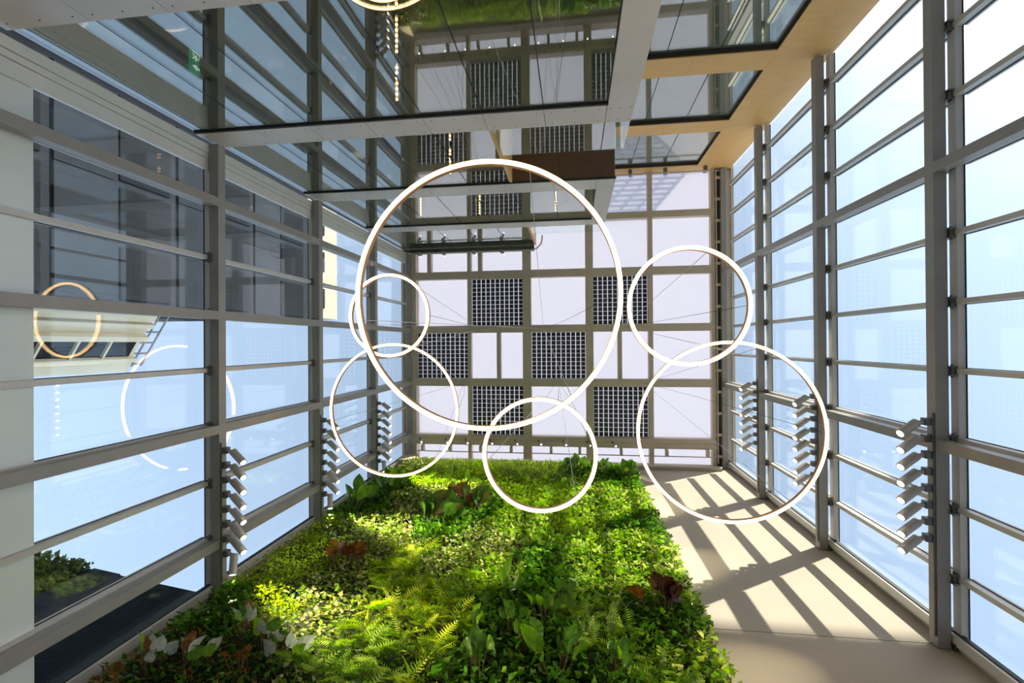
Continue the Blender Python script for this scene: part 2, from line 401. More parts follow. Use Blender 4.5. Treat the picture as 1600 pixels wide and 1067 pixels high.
# slotted service edge on the right
box('edge_rail', ceiling, 'steel_roof', 5.27, 5.30, -6.4, 4.5, HB - 0.06, HB + 0.02)
for i in range(14): box('edge_spacer', ceiling, 'steel_roof', 5.25, 5.46, -6.2 + i * 0.8, -6.1 + i * 0.8, HB + 0.03, HB + 0.08)
box('roof_upstand', ceiling, 'room_dark', -6.5, -1.5, -3.82, -3.62, HB - 0.06, HB + 0.02)
box('edge_cover', ceiling, 'room_dark', 5.25, 5.88, -6.5, 4.7, HB + 0.32, HB + 0.36)
box('edge_cover', ceiling, 'room_dark', -6.86, -6.3, -6.5, 4.7, HB + 0.32, HB + 0.36)
# rooftop plant screen above the recessed bay
screen = empty('plant_screen', (3.2, -8.2, 18.9)); tag(screen, 'slatted steel plant screen standing on the roof edge above the timber bay', 'screen')
box('top_rail', screen, 'steel', 0.6, 5.8, -8.24, -8.16, 20.9, 21.0)
for i in range(9): box('post', screen, 'steel', 0.6 + i * 0.64, 0.66 + i * 0.64, -8.23, -8.17, 18.9, 20.9)
for i in range(14): box('slat', screen, 'steel', 0.6, 5.8, -8.15, -8.13, 19.1 + i * 0.125, 19.16 + i * 0.125)

# ------------------------------------------------------------------ ring lights
def ring_mesh(parent, R, ri, ro, z0, z1, name, mat, n=128):
    m2 = MB(); vs_ = []; fs_ = []
    for k in range(n):
        a = 2 * math.pi * k / n; c, s_ = math.cos(a), math.sin(a)
        vs_ += [(c * ri, s_ * ri, z0), (c * ro, s_ * ro, z0), (c * ro, s_ * ro, z1), (c * ri, s_ * ri, z1)]
    for k in range(n):
        a, b = 4 * k, 4 * ((k + 1) % n)
        for i in range(4):
            j = (i + 1) % 4; fs_.append((a + i, a + j, b + j, b + i))
    m2.add(vs_, fs_); return m2.build(name, mat, parent, False)
RINGS = [('C', (-0.99, -0.55, 5.25), 1.5, (-1.17, -0.58), 'largest looking ring light, hanging lowest in the middle of the atrium'),
         ('A', (-3.40, -0.54, 8.44), 0.75, (-3.68, -0.60), 'small ring light hanging nearest the left glass wall, crossed by the big ring'),
         ('B', (-4.10, 1.50, 10.40), 1.5, (-4.34, 1.52), 'large high ring light at the left, below the small left ring'),
         ('D', (-0.47, 1.50, 6.39), 0.75, (-0.59, 1.52), 'small ring light overlapping the bottom of the big middle ring'),
         ('E', (1.47, -0.47, 6.33), 0.75, (1.84, -0.62), 'small ring light at the right, overlapping the top of a larger ring'),
         ('G', (2.58, 1.50, 8.34), 1.5, (2.60, 1.52), 'large ring light at the right, in front of the sunlit plaster wall')]
for key, loc, R_, hub, lab in RINGS:
    t = empty('ring_light', loc); tag(t, lab, 'pendant light', 'ring lights hung from the glass roof')
    ring_mesh(t, R_, R_ - 0.026, R_ + 0.026, 0.0, 0.075, 'profile', 'bronze')
    ring_mesh(t, R_, R_ - 0.023, R_ + 0.023, -0.012, 0.002, 'diffuser', 'ring_glow')
    hz = HB - loc[2]
    top = Vector((hub[0] - loc[0], hub[1] - loc[1], hz))
    for k in range(3):
        a = math.radians(50 + 120 * k)
        m2 = MB(); m2.tube([(R_ * math.cos(a), R_ * math.sin(a), 0.07), tuple(top)], 0.0045, 5); m2.build('suspension_wire', 'wire', t)
    m2 = MB(); m2.tube([top + Vector((0, 0, -0.05)), top + Vector((0, 0, 0.0))], 0.035, 10); m2.build('canopy', 'wire', t)
    m2 = MB(); m2.tube([(R_, 0, 0.07), (R_ * 0.5 + top.x * 0.5 + 0.1, top.y * 0.5, hz * 0.5), tuple(top)], 0.004, 5); m2.build('power_cord', 'gasket', t)

# ------------------------------------------------------------------ spotlights
def spot_mesh(d):
    """mount box, arm, can and lens for one aim direction d (unit)"""
    d = Vector(d).normalized()
    parts = {}
    m2 = MB(); m2.box(-0.05, 0.05, -0.055, 0.055, -0.06, 0.05); parts['mount'] = (m2, 'bracket')
    s = Vector((math.copysign(0.17, d.x), 0.03, -0.02))
    m2 = MB(); m2.tube([(0, 0, 0), s], 0.035, 10); m2.tube([s - Vector((0.02, 0, 0)), s + d * 0.03], 0.05, 12); parts['arm'] = (m2, 'lamp_grey')
    m2 = MB(); e = s + d * 0.33
    m2.tube([s - d * 0.03, s - d * 0.02, e - d * 0.005, e], 0, 20, True, [0.056, 0.068, 0.068, 0.064]); parts['can'] = (m2, 'lamp_grey')
    m2 = MB(); m2.tube([e + d * 0.0005, e + d * 0.004], 0.050, 16); parts['lens'] = (m2, 'lens_glow')
    return parts, e, d
PROTO = {}
def spotlight(loc, d, label, group, watts, size=1.0):
    key = tuple(round(x, 3) for x in d)
    if key not in PROTO:
        parts, e, dd = spot_mesh(d); PROTO[key] = ({}, e, dd)
        for nm, (m2, mat) in parts.items():
            o = m2.build(nm, mat, None); PROTO[key][0][nm] = o.data; bpy.data.objects.remove(o)
    meshes, e, dd = PROTO[key]
    t = empty('spotlight', loc); tag(t, label, 'spotlight', group); t.scale = (size,) * 3
    for nm, me in meshes.items(): obj(nm, me, None, t)
    if watts:
        l = bpy.data.lights.new('spot_beam', 'SPOT'); l.energy = watts; l.spot_size = math.radians(38 if size == 1.0 else 75); l.spot_blend = 0.6; l.color = (1.0, 0.86, 0.55); l.shadow_soft_size = 0.04
        lo = bpy.data.objects.new('spot_beam', l); C.objects.link(lo); lo.parent = t
        lo.location = e + dd * 0.02; lo.rotation_euler = (-dd).to_track_quat('Z', 'Y').to_euler()
LEVELN = ['lowest', 'middle', 'highest']
for lev in range(3):
    z = BEAM_Z[1 + lev] + 0.1
    m2 = MB(); m2.tube([(-6.485, 1.8, z - 0.07), (-6.485, 4.5, z - 0.07)], 0.016, 6); c1 = m2.build('conduit', 'bracket', wall_left)
    m2 = MB(); m2.tube([(5.438, 1.1, z - 0.07), (5.438, 4.5, z - 0.07)], 0.016, 6); c2 = m2.build('conduit', 'bracket', wall_right)
    for k in range(8):
        yl = 1.95 + 0.273 * k; yr = 1.24 + 0.255 * k
        dl = (0.80, 0.48, -0.30) if k < 7 else (0.25, 0.85, -0.45)
        spotlight((-6.44, yl, z), dl, f'{ORD[7 - k]} grey spotlight from the planted wall on the {LEVELN[lev]} left beam', 'spotlights on the left glass wall', 200)
        dr = (-0.80, 0.42, -0.30)
        spotlight((5.39, yr, z), dr, f'{ORD[7 - k]} grey spotlight from the plaster wall on the {LEVELN[lev]} right beam', 'spotlights on the right glass wall', 60)
for k, x in enumerate((-6.13, -5.08, -4.26, -3.29, -2.30, -1.38, -0.43, 0.49, 1.43)):
    spotlight((x, 3.78, HB - 0.07), (0.05, 0.40, -0.92), f'{ORD[k]} small glowing spotlight from the left under the roof gutter beam above the plants', 'spotlights along the roof gutter', 85, 0.62)
# hand rail below the gutter
rail = empty('maintenance_rail', (-0.5, 4.2, 18.3)); tag(rail, 'thin steel maintenance rail hanging above the top of the planted wall', 'rail')
box('rail_bar', rail, 'steel_roof', -6.3, 5.05, 4.20, 4.235, 18.22, 18.25)
for x in (-6.0, -4.88, -3.65, -2.44, -0.89, 0.20, 1.75, 3.42, 4.89): box('hanger', rail, 'steel_roof', x - 0.05, x + 0.05, 4.0, 4.235, 18.25, 18.49)
rail = empty('lighting_rail', (-4.0, -3.6, 18.2)); tag(rail, 'steel lighting rail with bent end under the roof above the office glass', 'rail')
m2 = MB(); m2.tube([(-2.5, 0.0, 0), (2.4, 0.0, 0), (2.62, -0.06, 0), (2.78, -0.22, 0), (2.83, -0.42, 0), (2.83, -0.55, 0)], 0.028, 8); m2.build('rail_bar', 'aluminium', rail, True)
for x in (-2.08, -1.09, 0.12, 1.23): box('hanger', rail, 'steel_roof', -4 + x - 0.05, -4 + x + 0.05, -3.65, -3.55, 18.2, 18.5)
for k, x in enumerate((-6.08, -5.09, -3.88, -2.77)):
    spotlight((x, -3.55, 18.14), (0.35, 0.6, -0.7), f'{ORD[k]} small spotlight from the left on the rail above the office glass', 'spotlights on the office rail', 0, 0.5)
rail = empty('roof_blind_rail', (3.3, -6.3, 18.2)); tag(rail, 'thin rail with brackets along the top timber edge of the recessed bay', 'rail')
box('rail_bar', rail, 'steel_roof', 1.05, 5.05, -6.32, -6.28, 18.16, 18.20)
for x in (2.15, 3.43, 4.86): box('bracket', rail, 'bracket', x - 0.06, x + 0.06, -6.5, -6.28, 18.2, 18.36)

# ------------------------------------------------------------------ lights and sign inside the offices
for lev, (zc, word) in enumerate(((7.70, 'lower'), (11.18, 'middle'), (14.78, 'upper'))):
    for x, w2 in ((-4.84, 'left'), (-2.92, 'centre'), (-0.52, 'right')):
        if lev == 1 and x > -1: continue
        if lev == 1 and x < -4: continue
        if lev == 0 and x != -2.92: continue
        t = empty('office_light', (x, -4.8, zc)); tag(t, f'{w2} dotted strip light on the {word} office ceiling behind the glass', 'ceiling light', 'dotted office strip lights')
        box('track', t, 'room_dark', x - 0.03, x + 0.03, -6.6, -4.05, zc - 0.04, zc)
        m2 = MB()
        for i in range(26):
            y = -4.12 - 0.09 * i
            if i % 9 in (7, 8): continue
            m2.tube([(0, y + 4.8, -0.052), (0, y + 4.8, -0.04)], 0.022, 8)
        m2.build('led_dots', 'led_glow', t)
sg = empty('exit_sign', (-6.1, -4.6, 7.0)); tag(sg, 'green emergency exit sign with white running figure and arrow behind the office glass', 'sign')
box('plate', sg, 'sign_lit', -6.12, -6.10, -4.80, -4.42, 6.90, 7.10)
m2 = MB()
def flat(pts):
    n = len(pts); m2.add([(0.024, y, z) for y, z in pts] + [(0.02, y, z) for y, z in pts], [tuple(range(n)), tuple(range(n, 2 * n))[::-1]] + [(i, n + i, n + (i + 1) % n, (i + 1) % n) for i in range(n)])
m2.cur = 0
flat([(0.05, -0.06), (0.05, 0.0), (0.02, 0.0), (0.08, 0.0), (0.08, -0.06)][0:1] + [(0.05, 0.02), (0.02, 0.02), (0.06 + 0.005, 0.0 - 0.075), (0.11, 0.02), (0.08, 0.02), (0.08, 0.08), (0.05, 0.08), (0.05, 0.02)][1:])
m2.build('arrow', 'sign_mark', sg)
m2 = MB()
flat([(-0.18, -0.08), (-0.17, -0.08), (-0.17, 0.07), (-0.11, 0.07), (-0.11, 0.08), (-0.18, 0.08)])
flat([(-0.10, 0.045), (-0.085, 0.06), (-0.07, 0.045), (-0.085, 0.03)])
flat([(-0.14, 0.02), (-0.06, 0.02), (-0.03, -0.01), (-0.04, -0.02), (-0.07, 0.0), (-0.08, -0.03), (-0.04, -0.06), (-0.05, -0.075), (-0.10, -0.04), (-0.14, -0.07), (-0.15, -0.06), (-0.11, -0.02), (-0.11, 0.0), (-0.14, 0.0)])
m2.build('running_figure', 'sign_mark', sg)

# ------------------------------------------------------------------ buildings outside
ow = empty('office_wing', (-22, -6, GROUND)); tag(ow, 'dark clad office wing standing outside the left glass wall', 'building')
box('wall', ow, 'outer_dark', -30, -18.1, -16, -1.75, GROUND, 30.6)
for r in range(6):
    for k in range(6):
        z0 = GROUND + 0.1 + r * 5.3
        box('cladding_panel', ow, 'outer_dark', -18.1, -18.0, -1.8 - 2.4 * (k + 1) + 0.04, -1.8 - 2.4 * k, z0, z0 + 2.2)
        wv = box('window', ow, 'outer_slate', -18.1, -18.04, -1.8 - 2.4 * (k + 1) + 0.2, -1.9 - 2.4 * k, z0 + 2.5, z0 + 4.9)
box('upper_wall', ow, 'outer_pale', -30, -20.4, -16, -2.2, 30.6, 39.0)
for k in range(4): box('window', ow, 'outer_slate', -20.4, -20.3, -4.6 - 3.0 * k, -3.0 - 3.0 * k, 32.4, 36.8)
# cream facade further off, turned in plan, with a roof railing; local x runs along the facade, y into the building
tb = empty('cream_building', (-19.0, -1.31, GROUND)); tag(tb, 'sunlit cream facade with tall pilasters and roof railing beyond the left glass', 'building')
tb.rotation_euler.z = math.atan2(0.84, -0.54)
def tbox(nm, mat, x0, x1, y0, y1, z0, z1):
    o = bpy.data.objects.new(nm, cube_mesh(mat)); C.objects.link(o); o.parent = tb
    o.location = ((x0 + x1) / 2, (y0 + y1) / 2, (z0 + z1) / 2 - GROUND); o.scale = (x1 - x0, y1 - y0, z1 - z0); return o
tbox('wall', 'outer_cream', -0.35, 3.0, 0.25, 6.0, GROUND, 19.7)
for x0, x1, d in ((-0.35, 0.35, 0.12), (0.42, 0.62, 0.0), (1.05, 1.3, -0.05), (2.22, 2.42, -0.05), (2.5, 3.0, 0.1)): tbox('pilaster', 'outer_cream', x0, x1, d, 0.25, GROUND, 19.7)
for k in range(14):
    z1 = 19.4 - k * 1.35
    tbox('window', 'outer_slate', 1.32, 2.2, 0.15, 0.25, z1 - 1.25, z1)
    tbox('window_sill', 'outer_cream', 1.3, 2.22, 0.02, 0.25, z1 - 1.35, z1 - 1.26)
for z in (20.0, 20.5): tbox('rail', 'steel', -0.3, 2.9, 0.3, 0.36, z, z + 0.06)
for k in range(6): tbox('rail_post', 'steel', -0.25 + 0.6 * k, -0.19 + 0.6 * k, 0.3, 0.36, 19.7, 20.5)

nb = empty('neighbour_block', (30, -30, GROUND)); tag(nb, 'tall block outside to the right that shades the lower plaster wall', 'building')
box('wall', nb, 'concrete', 14, 60, -44, -27, GROUND, 28.4)
lw_ = empty('planted_parapet', (-11, 5.4, GROUND)); tag(lw_, 'slate parapet with mossy planting outside the lower left glass', 'parapet')
m2 = MB()
foot = [(-15.0, 4.85), (-7.5, 5.87), (-7.5, 6.2), (-15.0, 5.2)]
def prism(mb_, pts, z0, z1, off):
    n = len(pts); mb_.add([(x - off[0], y - off[1], z0 - off[2]) for x, y in pts] + [(x - off[0], y - off[1], z1 - off[2]) for x, y in pts],
        [tuple(range(n))[::-1], tuple(range(n, 2 * n))] + [(i, (i + 1) % n, n + (i + 1) % n, n + i) for i in range(n)])
prism(m2, foot, GROUND, 10.0, lw_.location); m2.build('wall', 'outer_slate', lw_)
m2 = MB(); prism(m2, [(-11.3, 5.25), (-10.6, 5.35), (-10.6, 5.45), (-11.3, 5.4)], GROUND, 9.9, lw_.location); m2.build('pilaster', 'outer_dark', lw_)

# ------------------------------------------------------------------ living wall
PY = 4.42
lwt = empty('planting_panel', (-2, 4.6, 5)); tag(lwt, 'dark felt planting panel behind the greenery on the plaster wall', 'panel')
box('felt_panel', lwt, 'felt', -6.35, 2.05, 4.52, 4.675, 3.2, 17.35)
def vnoise(x, z, s, seed):
    r = np.random.default_rng(seed); tot = 0
    for k in range(5):
        a = r.uniform(0, 6.28, 2); f_ = s * (0.6 + 0.5 * k); th = r.uniform(0, 3.14)
        tot = tot + np.sin((x * np.cos(th) + z * np.sin(th)) * f_ + a[0]) * np.cos((x * np.sin(th) - z * np.cos(th)) * f_ * 0.8 + a[1]) / (1 + 0.35 * k)
    return tot / 2.2
ZONES = [  # X, Z, species
 (-5.6, 5.8, 'cal'), (-4.6, 6.3, 'cal'), (-5.2, 4.6, 'cal'), (-3.6, 5.2, 'ivyw'), (-5.8, 7.3, 'ivy'), (-4.9, 7.4, 'yel'), (-6.0, 8.9, 'yel'), (-5.3, 8.6, 'yel'), (-6.0, 10.4, 'yel'),
 (-3.95, 7.3, 'ivyw'), (-4.6, 8.2, 'ivyw'), (-5.3, 10.9, 'ivyw'), (-4.4, 10.6, 'ivyw'), (-4.0, 9.6, 'ivyw'), (-2.6, 9.6, 'ivyw'), (-1.9, 10.2, 'ivyw'),
 (-3.5, 9.3, 'fern'), (-3.3, 8.3, 'fern'), (-3.2, 7.3, 'fern'), (-2.6, 7.6, 'fern'), (-2.1, 6.8, 'fern'), (-3.0, 6.3, 'fernd'), (-1.9, 8.4, 'soft'), (-1.5, 8.9, 'bright'),
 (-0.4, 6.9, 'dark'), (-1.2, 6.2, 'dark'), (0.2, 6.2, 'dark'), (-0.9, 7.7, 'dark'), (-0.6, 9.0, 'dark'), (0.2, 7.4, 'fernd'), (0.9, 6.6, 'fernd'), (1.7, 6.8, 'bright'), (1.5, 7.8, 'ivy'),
 (1.2, 9.6, 'bright'), (0.4, 9.2, 'bright'), (1.7, 8.7, 'bright'), (0.9, 10.8, 'bright'), (1.6, 11.8, 'ivy'), (-0.2, 11.2, 'soft'), (0.0, 10.2, 'bright'), (0.9, 12.8, 'bright'), (1.5, 13.8, 'bright'), (0.4, 14.0, 'bright'),
 (-1.1, 11.5, 'bright'), (-1.2, 12.6, 'soft'), (-3.2, 11.4, 'dark'), (-2.6, 12.6, 'dark'), (-4.4, 12.0, 'ivyw'), (-5.6, 12.1, 'ivy'), (-5.6, 13.8, 'dark'), (-4.4, 13.4, 'ivyw'),
 (-1.9, 14.5, 'soft'), (-0.6, 14.2, 'soft'), (-3.2, 14.0, 'bright'), (-4.6, 14.9, 'soft'), (-3.2, 15.8, 'soft'), (-1.0, 15.9, 'grass'), (-2.2, 16.6, 'grass'), (-4.6, 16.5, 'grass'), (-5.9, 16.4, 'ivyw'), (0.3, 16.2, 'ivy'), (1.5, 15.6, 'ivy'), (-0.4, 17.0, 'grass')]
SP = {  # length, width/length, density weight, colours
 'ivy':   (0.100, 0.85, 1.1, [(0.10, 0.24, 0.03), (0.16, 0.32, 0.04), (0.07, 0.17, 0.02)]),
 'ivyw':  (0.085, 0.75, 1.2, [(0.22, 0.34, 0.05), (0.56, 0.58, 0.24), (0.66, 0.66, 0.36), (0.15, 0.26, 0.04), (0.38, 0.46, 0.09), (0.10, 0.20, 0.03)]),
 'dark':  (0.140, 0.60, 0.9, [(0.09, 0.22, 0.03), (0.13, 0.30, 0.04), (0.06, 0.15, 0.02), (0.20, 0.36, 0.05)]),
 'yel':   (0.060, 0.60, 2.0, [(0.30, 0.42, 0.03), (0.40, 0.50, 0.04), (0.18, 0.30, 0.03)]),
 'soft':  (0.075, 0.50, 1.9, [(0.26, 0.42, 0.04), (0.36, 0.50, 0.05), (0.18, 0.32, 0.03)]),
 'bright':(0.105, 0.72, 1.2, [(0.20, 0.38, 0.03), (0.30, 0.48, 0.05), (0.12, 0.26, 0.03), (0.42, 0.56, 0.10), (0.50, 0.58, 0.18)]),
 'fern':  (0.080, 0.40, 1.0, [(0.28, 0.42, 0.04), (0.38, 0.50, 0.05)]),
 'fernd': (0.090, 0.45, 1.0, [(0.14, 0.30, 0.03), (0.20, 0.36, 0.04)]),
 'grass': (0.150, 0.13, 2.0, [(0.26, 0.40, 0.06), (0.34, 0.46, 0.08), (0.18, 0.30, 0.05)]),
 'cal':   (0.095, 0.70, 0.9, [(0.07, 0.18, 0.03), (0.12, 0.28, 0.04), (0.10, 0.22, 0.03), (0.20, 0.10, 0.03)])}
zx = np.array([z[0] for z in ZONES]); zz = np.array([z[1] for z in ZONES]); zs = np.array([z[2] for z in ZONES])
XL, XR, ZB, ZT = -6.3, 2.08, 3.6, 17.32
def species_at(x, z):
    wx = x + 0.35 * vnoise(x, z, 2.2, 3); wz = z + 0.45 * vnoise(x, z, 2.0, 5)
    d = (wx[:, None] - zx) ** 2 * 1.2 + (wz[:, None] - zz) ** 2 * 0.8
    return zs[np.argmin(d, 1)]
def depth_at(x, z): return 0.10 * vnoise(x, z, 3.0, 8) + 0.06 * vnoise(x, z, 8.0, 9)
def unit(a): return a / np.linalg.norm(a, axis=1, keepdims=True)
TEMPL = np.array([(0, 0, 0), (0.38, 0.5, 0.06), (1.0, 0, -0.16), (0.42, 0, -0.05), (0.38, -0.5, 0.06)])
TFACE = [(0, 1, 2, 3), (0, 3, 2, 4)]
def scatter_mesh(name, P, D, Nn, L, W, col, templ, faces, mat, smooth=False):
    n = len(P); S = np.cross(D, Nn); k = len(templ)
    V = P[:, None, :] + templ[None, :, 0:1] * L[:, None, None] * D[:, None, :] + templ[None, :, 1:2] * (L * W)[:, None, None] * S[:, None, :] + templ[None, :, 2:3] * L[:, None, None] * Nn[:, None, :]
    V = V.reshape(-1, 3); F = np.array(faces); F = (F[None] + (np.arange(n) * k)[:, None, None]).reshape(-1, F.shape[1])
    me = bpy.data.meshes.new(name); me.vertices.add(len(V)); me.vertices.foreach_set('co', V.astype(np.float32).ravel())
    me.loops.add(F.size); me.loops.foreach_set('vertex_index', F.astype(np.int32).ravel())
    me.polygons.add(len(F)); me.polygons.foreach_set('loop_start', np.arange(0, F.size, F.shape[1], dtype=np.int32))
    me.update(calc_edges=True); me.validate()
    at = me.color_attributes.new('leaf_colour', 'FLOAT_COLOR', 'POINT')
    cc = np.repeat(np.concatenate([col, np.ones((n, 1))], 1), k, 0); at.data.foreach_set('color', cc.astype(np.float32).ravel())
    me.materials.append(MATS[mat])
    o = bpy.data.objects.new(name, me); C.objects.link(o); return o
def colours(sp, n):
    base = np.array(SP[sp][3]); c_ = base[rng.integers(0, len(base), n)]
    return np.clip(c_ * np.exp(rng.normal(0, 0.36, (n, 1))) * rng.uniform(0.93, 1.07, (n, 3)), 0, 0.85)
area = (XR - XL) * (ZT - ZB)
NL = int(area * 950)
X = rng.uniform(XL, XR, NL); Z = rng.uniform(ZB, ZT, NL)
edge = np.minimum(np.minimum(X - XL, XR - X), ZT - Z)
sp_all = species_at(X, Z)
names = {'ivy': ('ivy_foliage', 'mid green ivy leaves covering patches of the planted wall'),
         'ivyw': ('variegated_ivy', 'cream and green variegated ivy in the left and middle of the planted wall'),
         'dark': ('broad_foliage', 'dark broad leaves low in the middle of the planted wall'),
         'yel': ('creeping_foliage', 'yellow green creeping leaves along the left edge of the planted wall'),
         'soft': ('feathery_foliage', 'soft feathery lime leaves in the upper middle of the planted wall'),
         'bright': ('bright_foliage', 'bright green glossy leaves down the right side of the planted wall'),
         'fern': ('fern_undergrowth', 'small lime leaves among the yellow green ferns'),
         'fernd': ('low_undergrowth', 'small green leaves among the darker ferns low on the planted wall'),
         'grass': ('grassy_foliage', 'thin upright grassy leaves along the top of the planted wall'),
         'cal': ('mixed_undergrowth', 'small dark leaves in the lower left corner of the planted wall')}
for sp, (nm, lab) in names.items():
    L0, wr, dens, _ = SP[sp]
    idx = np.where(sp_all == sp)[0]
    idx = idx[rng.uniform(size=len(idx)) < min(1, dens / 2.0)]
    n = len(idx)
    if n == 0: continue
    x, z = X[idx], Z[idx]
    layer = rng.uniform(-0.10, 0.16, n) ; dep = depth_at(x, z) + layer
    P = np.stack([x, PY - dep * (0.7 if sp != 'dark' else 1.1) - 0.02, z], 1)
    if sp == 'grass': D = np.stack([rng.normal(0, .35, n), -rng.uniform(.3, .9, n), rng.uniform(.3, 1.2, n)], 1)
    elif sp in ('yel', 'soft'): D = np.stack([rng.normal(0, .6, n), -rng.uniform(.2, 1., n), rng.normal(-.1, .6, n)], 1)
    else: D = np.stack([rng.normal(0, .5, n), -rng.uniform(.25, .9, n), rng.normal(-.35, .45, n)], 1)
    D = unit(D)
    Nn = np.stack([rng.normal(0, .35, n), -rng.uniform(.2, .9, n), rng.uniform(.3, 1.0, n)], 1)
    Nn = unit(Nn - (Nn * D).sum(1, keepdims=True) * D)
    L = L0 * rng.uniform(0.65, 1.35, n); W = wr * rng.uniform(0.8, 1.2, n)
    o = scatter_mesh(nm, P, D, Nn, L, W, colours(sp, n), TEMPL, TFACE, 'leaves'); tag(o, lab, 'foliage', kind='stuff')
# fern fronds
def frond_template(npairs=11):
    v = []; f_ = []
    for i in range(npairs):
        t = 0.12 + 0.86 * i / (npairs - 1); prof = math.sin(math.pi * min(1, (t * 0.85 + 0.18))) ** 0.8
        dz = -0.42 * t * t
        for s in (1, -1):
            b = len(v); w = 0.5 * prof
            v += [(t - 0.036, 0, dz), (t + 0.036, 0, dz), (t + 0.07, s * w, dz - 0.06 * prof)]
            f_.append((b, b + 1, b + 2) if s > 0 else (b, b + 2, b + 1))
    return np.array(v), f_
FT, FF = frond_template()
def fern_clump(x, z, n, L0, cols, name, label):
    t = rng.uniform(0, 2 * math.pi, n)
    P = np.stack([x + rng.normal(0, .05, n), np.full(n, PY - 0.02) - rng.uniform(0, .08, n), z + rng.normal(0, .05, n)], 1)
    P0 = Vector((x, PY, z)); P = P - np.array(P0)
    D = unit(np.stack([np.cos(t) * .9, -rng.uniform(.35, 1.0, n), np.sin(t) * .7 + .15], 1))
    up = np.stack([np.zeros(n), -np.full(n, .45), np.ones(n)], 1) + rng.normal(0, .15, (n, 3))
    Nn = unit(up - (up * D).sum(1, keepdims=True) * D)
    base = np.array(cols)[rng.integers(0, len(cols), n)] * np.exp(rng.normal(0, .3, (n, 1)))
    root = empty('fern', P0); tag(root, label, 'fern', 'ferns on the planted wall')
    o = scatter_mesh('fronds', P, D, Nn, L0 * rng.uniform(.7, 1.2, n), np.full(n, 0.52) * rng.uniform(.8, 1.1, n), base, FT, FF, 'fronds'); o.parent = root
    return root
nf = 0
FX = rng.uniform(XL, XR, 1500); FZ = rng.uniform(5.0, ZT, 1500); fsp = species_at(FX, FZ); kept = []
for x, z, s in zip(FX, FZ, fsp):
    if s not in ('fern', 'fernd', 'soft') or any((x - a) ** 2 + (z - b) ** 2 < (0.27 if s != 'soft' else 0.42) ** 2 for a, b in kept): continue
    kept.append((x, z))
    if s == 'fern': fern_clump(x, z, 11, 0.38, [(0.26, 0.40, 0.04), (0.40, 0.52, 0.05), (0.50, 0.56, 0.08), (0.16, 0.28, 0.03)], 'fern', 'yellow green fern clump in the sunny fern patch left of centre')
    elif s == 'fernd': fern_clump(x, z, 10, 0.36, [(0.16, 0.30, 0.04), (0.26, 0.40, 0.05), (0.34, 0.46, 0.10)], 'fern', 'mid green fern clump low on the planted wall')
    else: fern_clump(x, z, 12, 0.26, [(0.20, 0.38, 0.04), (0.28, 0.44, 0.05)], 'fern', 'small soft lime fern high on the planted wall')
# broad leaved plants, leaf by leaf
def broad_leaf_mesh(name, mat, heart=False):
    prof = [(0, .0), (.08, .16), (.22, .36), (.42, .47), (.62, .44), (.8, .28), (.93, .11), (1, 0)]
    if heart: prof = [(-.14, .14), (-.12, .30), (.05, .46), (.25, .48), (.5, .38), (.72, .22), (.9, .08), (1, 0)]
    v = []; f_ = []
    for t, w in prof:
        z = 0.10 * math.sin(math.pi * max(t, 0)) - 0.16 * t * t
        v += [(-w, t, z + w * 0.18), (-w * .5, t, z + w * .03), (0, max(t, 0) , z - 0.015), (w * .5, t, z + w * .03), (w, t, z + w * 0.18)]
    for i in range(len(prof) - 1):
        for j in range(4): f_.append((i * 5 + j, i * 5 + j + 1, (i + 1) * 5 + j + 1, (i + 1) * 5 + j))
    me = bpy.data.meshes.new(name); me.from_pydata(v, [], f_); me.materials.append(MATS[mat]); me.polygons.foreach_set('use_smooth', [True] * len(f_)); me.update(); return me
LEAF = {}
def broad_plant(name, label, cat, x, z, n, size, mats, up=0.5, spread=0.3, heart=False, slim=1.0, group=None):
    root = empty(name, (x, PY - 0.09, z)); tag(root, label, cat, group)
    for i in range(n):
        mat = mats[i % len(mats)]; key = (mat, heart)
        if key not in LEAF: LEAF[key] = broad_leaf_mesh('leaf_' + mat, mat, heart)
        bx_ = random.uniform(-spread, spread); bz = random.uniform(-spread, spread) * 0.8
        d = Vector((bx_ / max(spread, .01) * 0.55 + random.gauss(0, .15), -random.uniform(.45, .9), up + random.gauss(0, .25))).normalized()
        stemlen = size * random.uniform(.25, .8)
        b0 = Vector((bx_ * 0.45, 0.06, bz * 0.45)); b1 = b0 + Vector((d.x * .6, d.y, d.z * .8)) * (stemlen + 0.14)
        nn = Vector((random.gauss(0, .3), -0.5 + random.gauss(0, .2), 0.75)); nn = (nn - d * nn.dot(d)).normalized(); s = d.cross(nn)
        o = obj('leaf', LEAF[key], None, root); sc = size * random.uniform(.75, 1.2)
        o.matrix_local = Matrix.Translation(b1) @ Matrix(((s.x, d.x, nn.x), (s.y, d.y, nn.y), (s.z, d.z, nn.z))).to_4x4() @ Matrix.Diagonal((sc * slim, sc, sc, 1))
        m2 = MB(); m2.tube([b0, b1], 0.009, 5); m2.build('stem', 'stem', root)
    return root
broad_plant('bergenia', 'large clump of upright rounded green leaves with red edges left of centre', 'plant', -3.35, 11.2, 24, 0.44, ['leaf_green', 'leaf_mixed', 'leaf_green'], 0.7, 0.55)
broad_plant('bergenia', 'round green leaves with copper tips right beside the large leafy clump', 'plant', -2.65, 12.0, 15, 0.42, ['leaf_mixed', 'leaf_green', 'leaf_copper'], 0.7, 0.45)
broad_plant('bergenia', 'copper leaved cluster just above the large green leafy clump', 'plant', -3.3, 12.6, 11, 0.38, ['leaf_copper', 'leaf_mixed'], 0.7, 0.45)
broad_plant('heuchera', 'brown copper leaved plant in the pale ivy at the left', 'plant', -4.55, 8.9, 13, 0.26, ['leaf_copper', 'leaf_maroon', 'leaf_copper'], 0.6, 0.36)
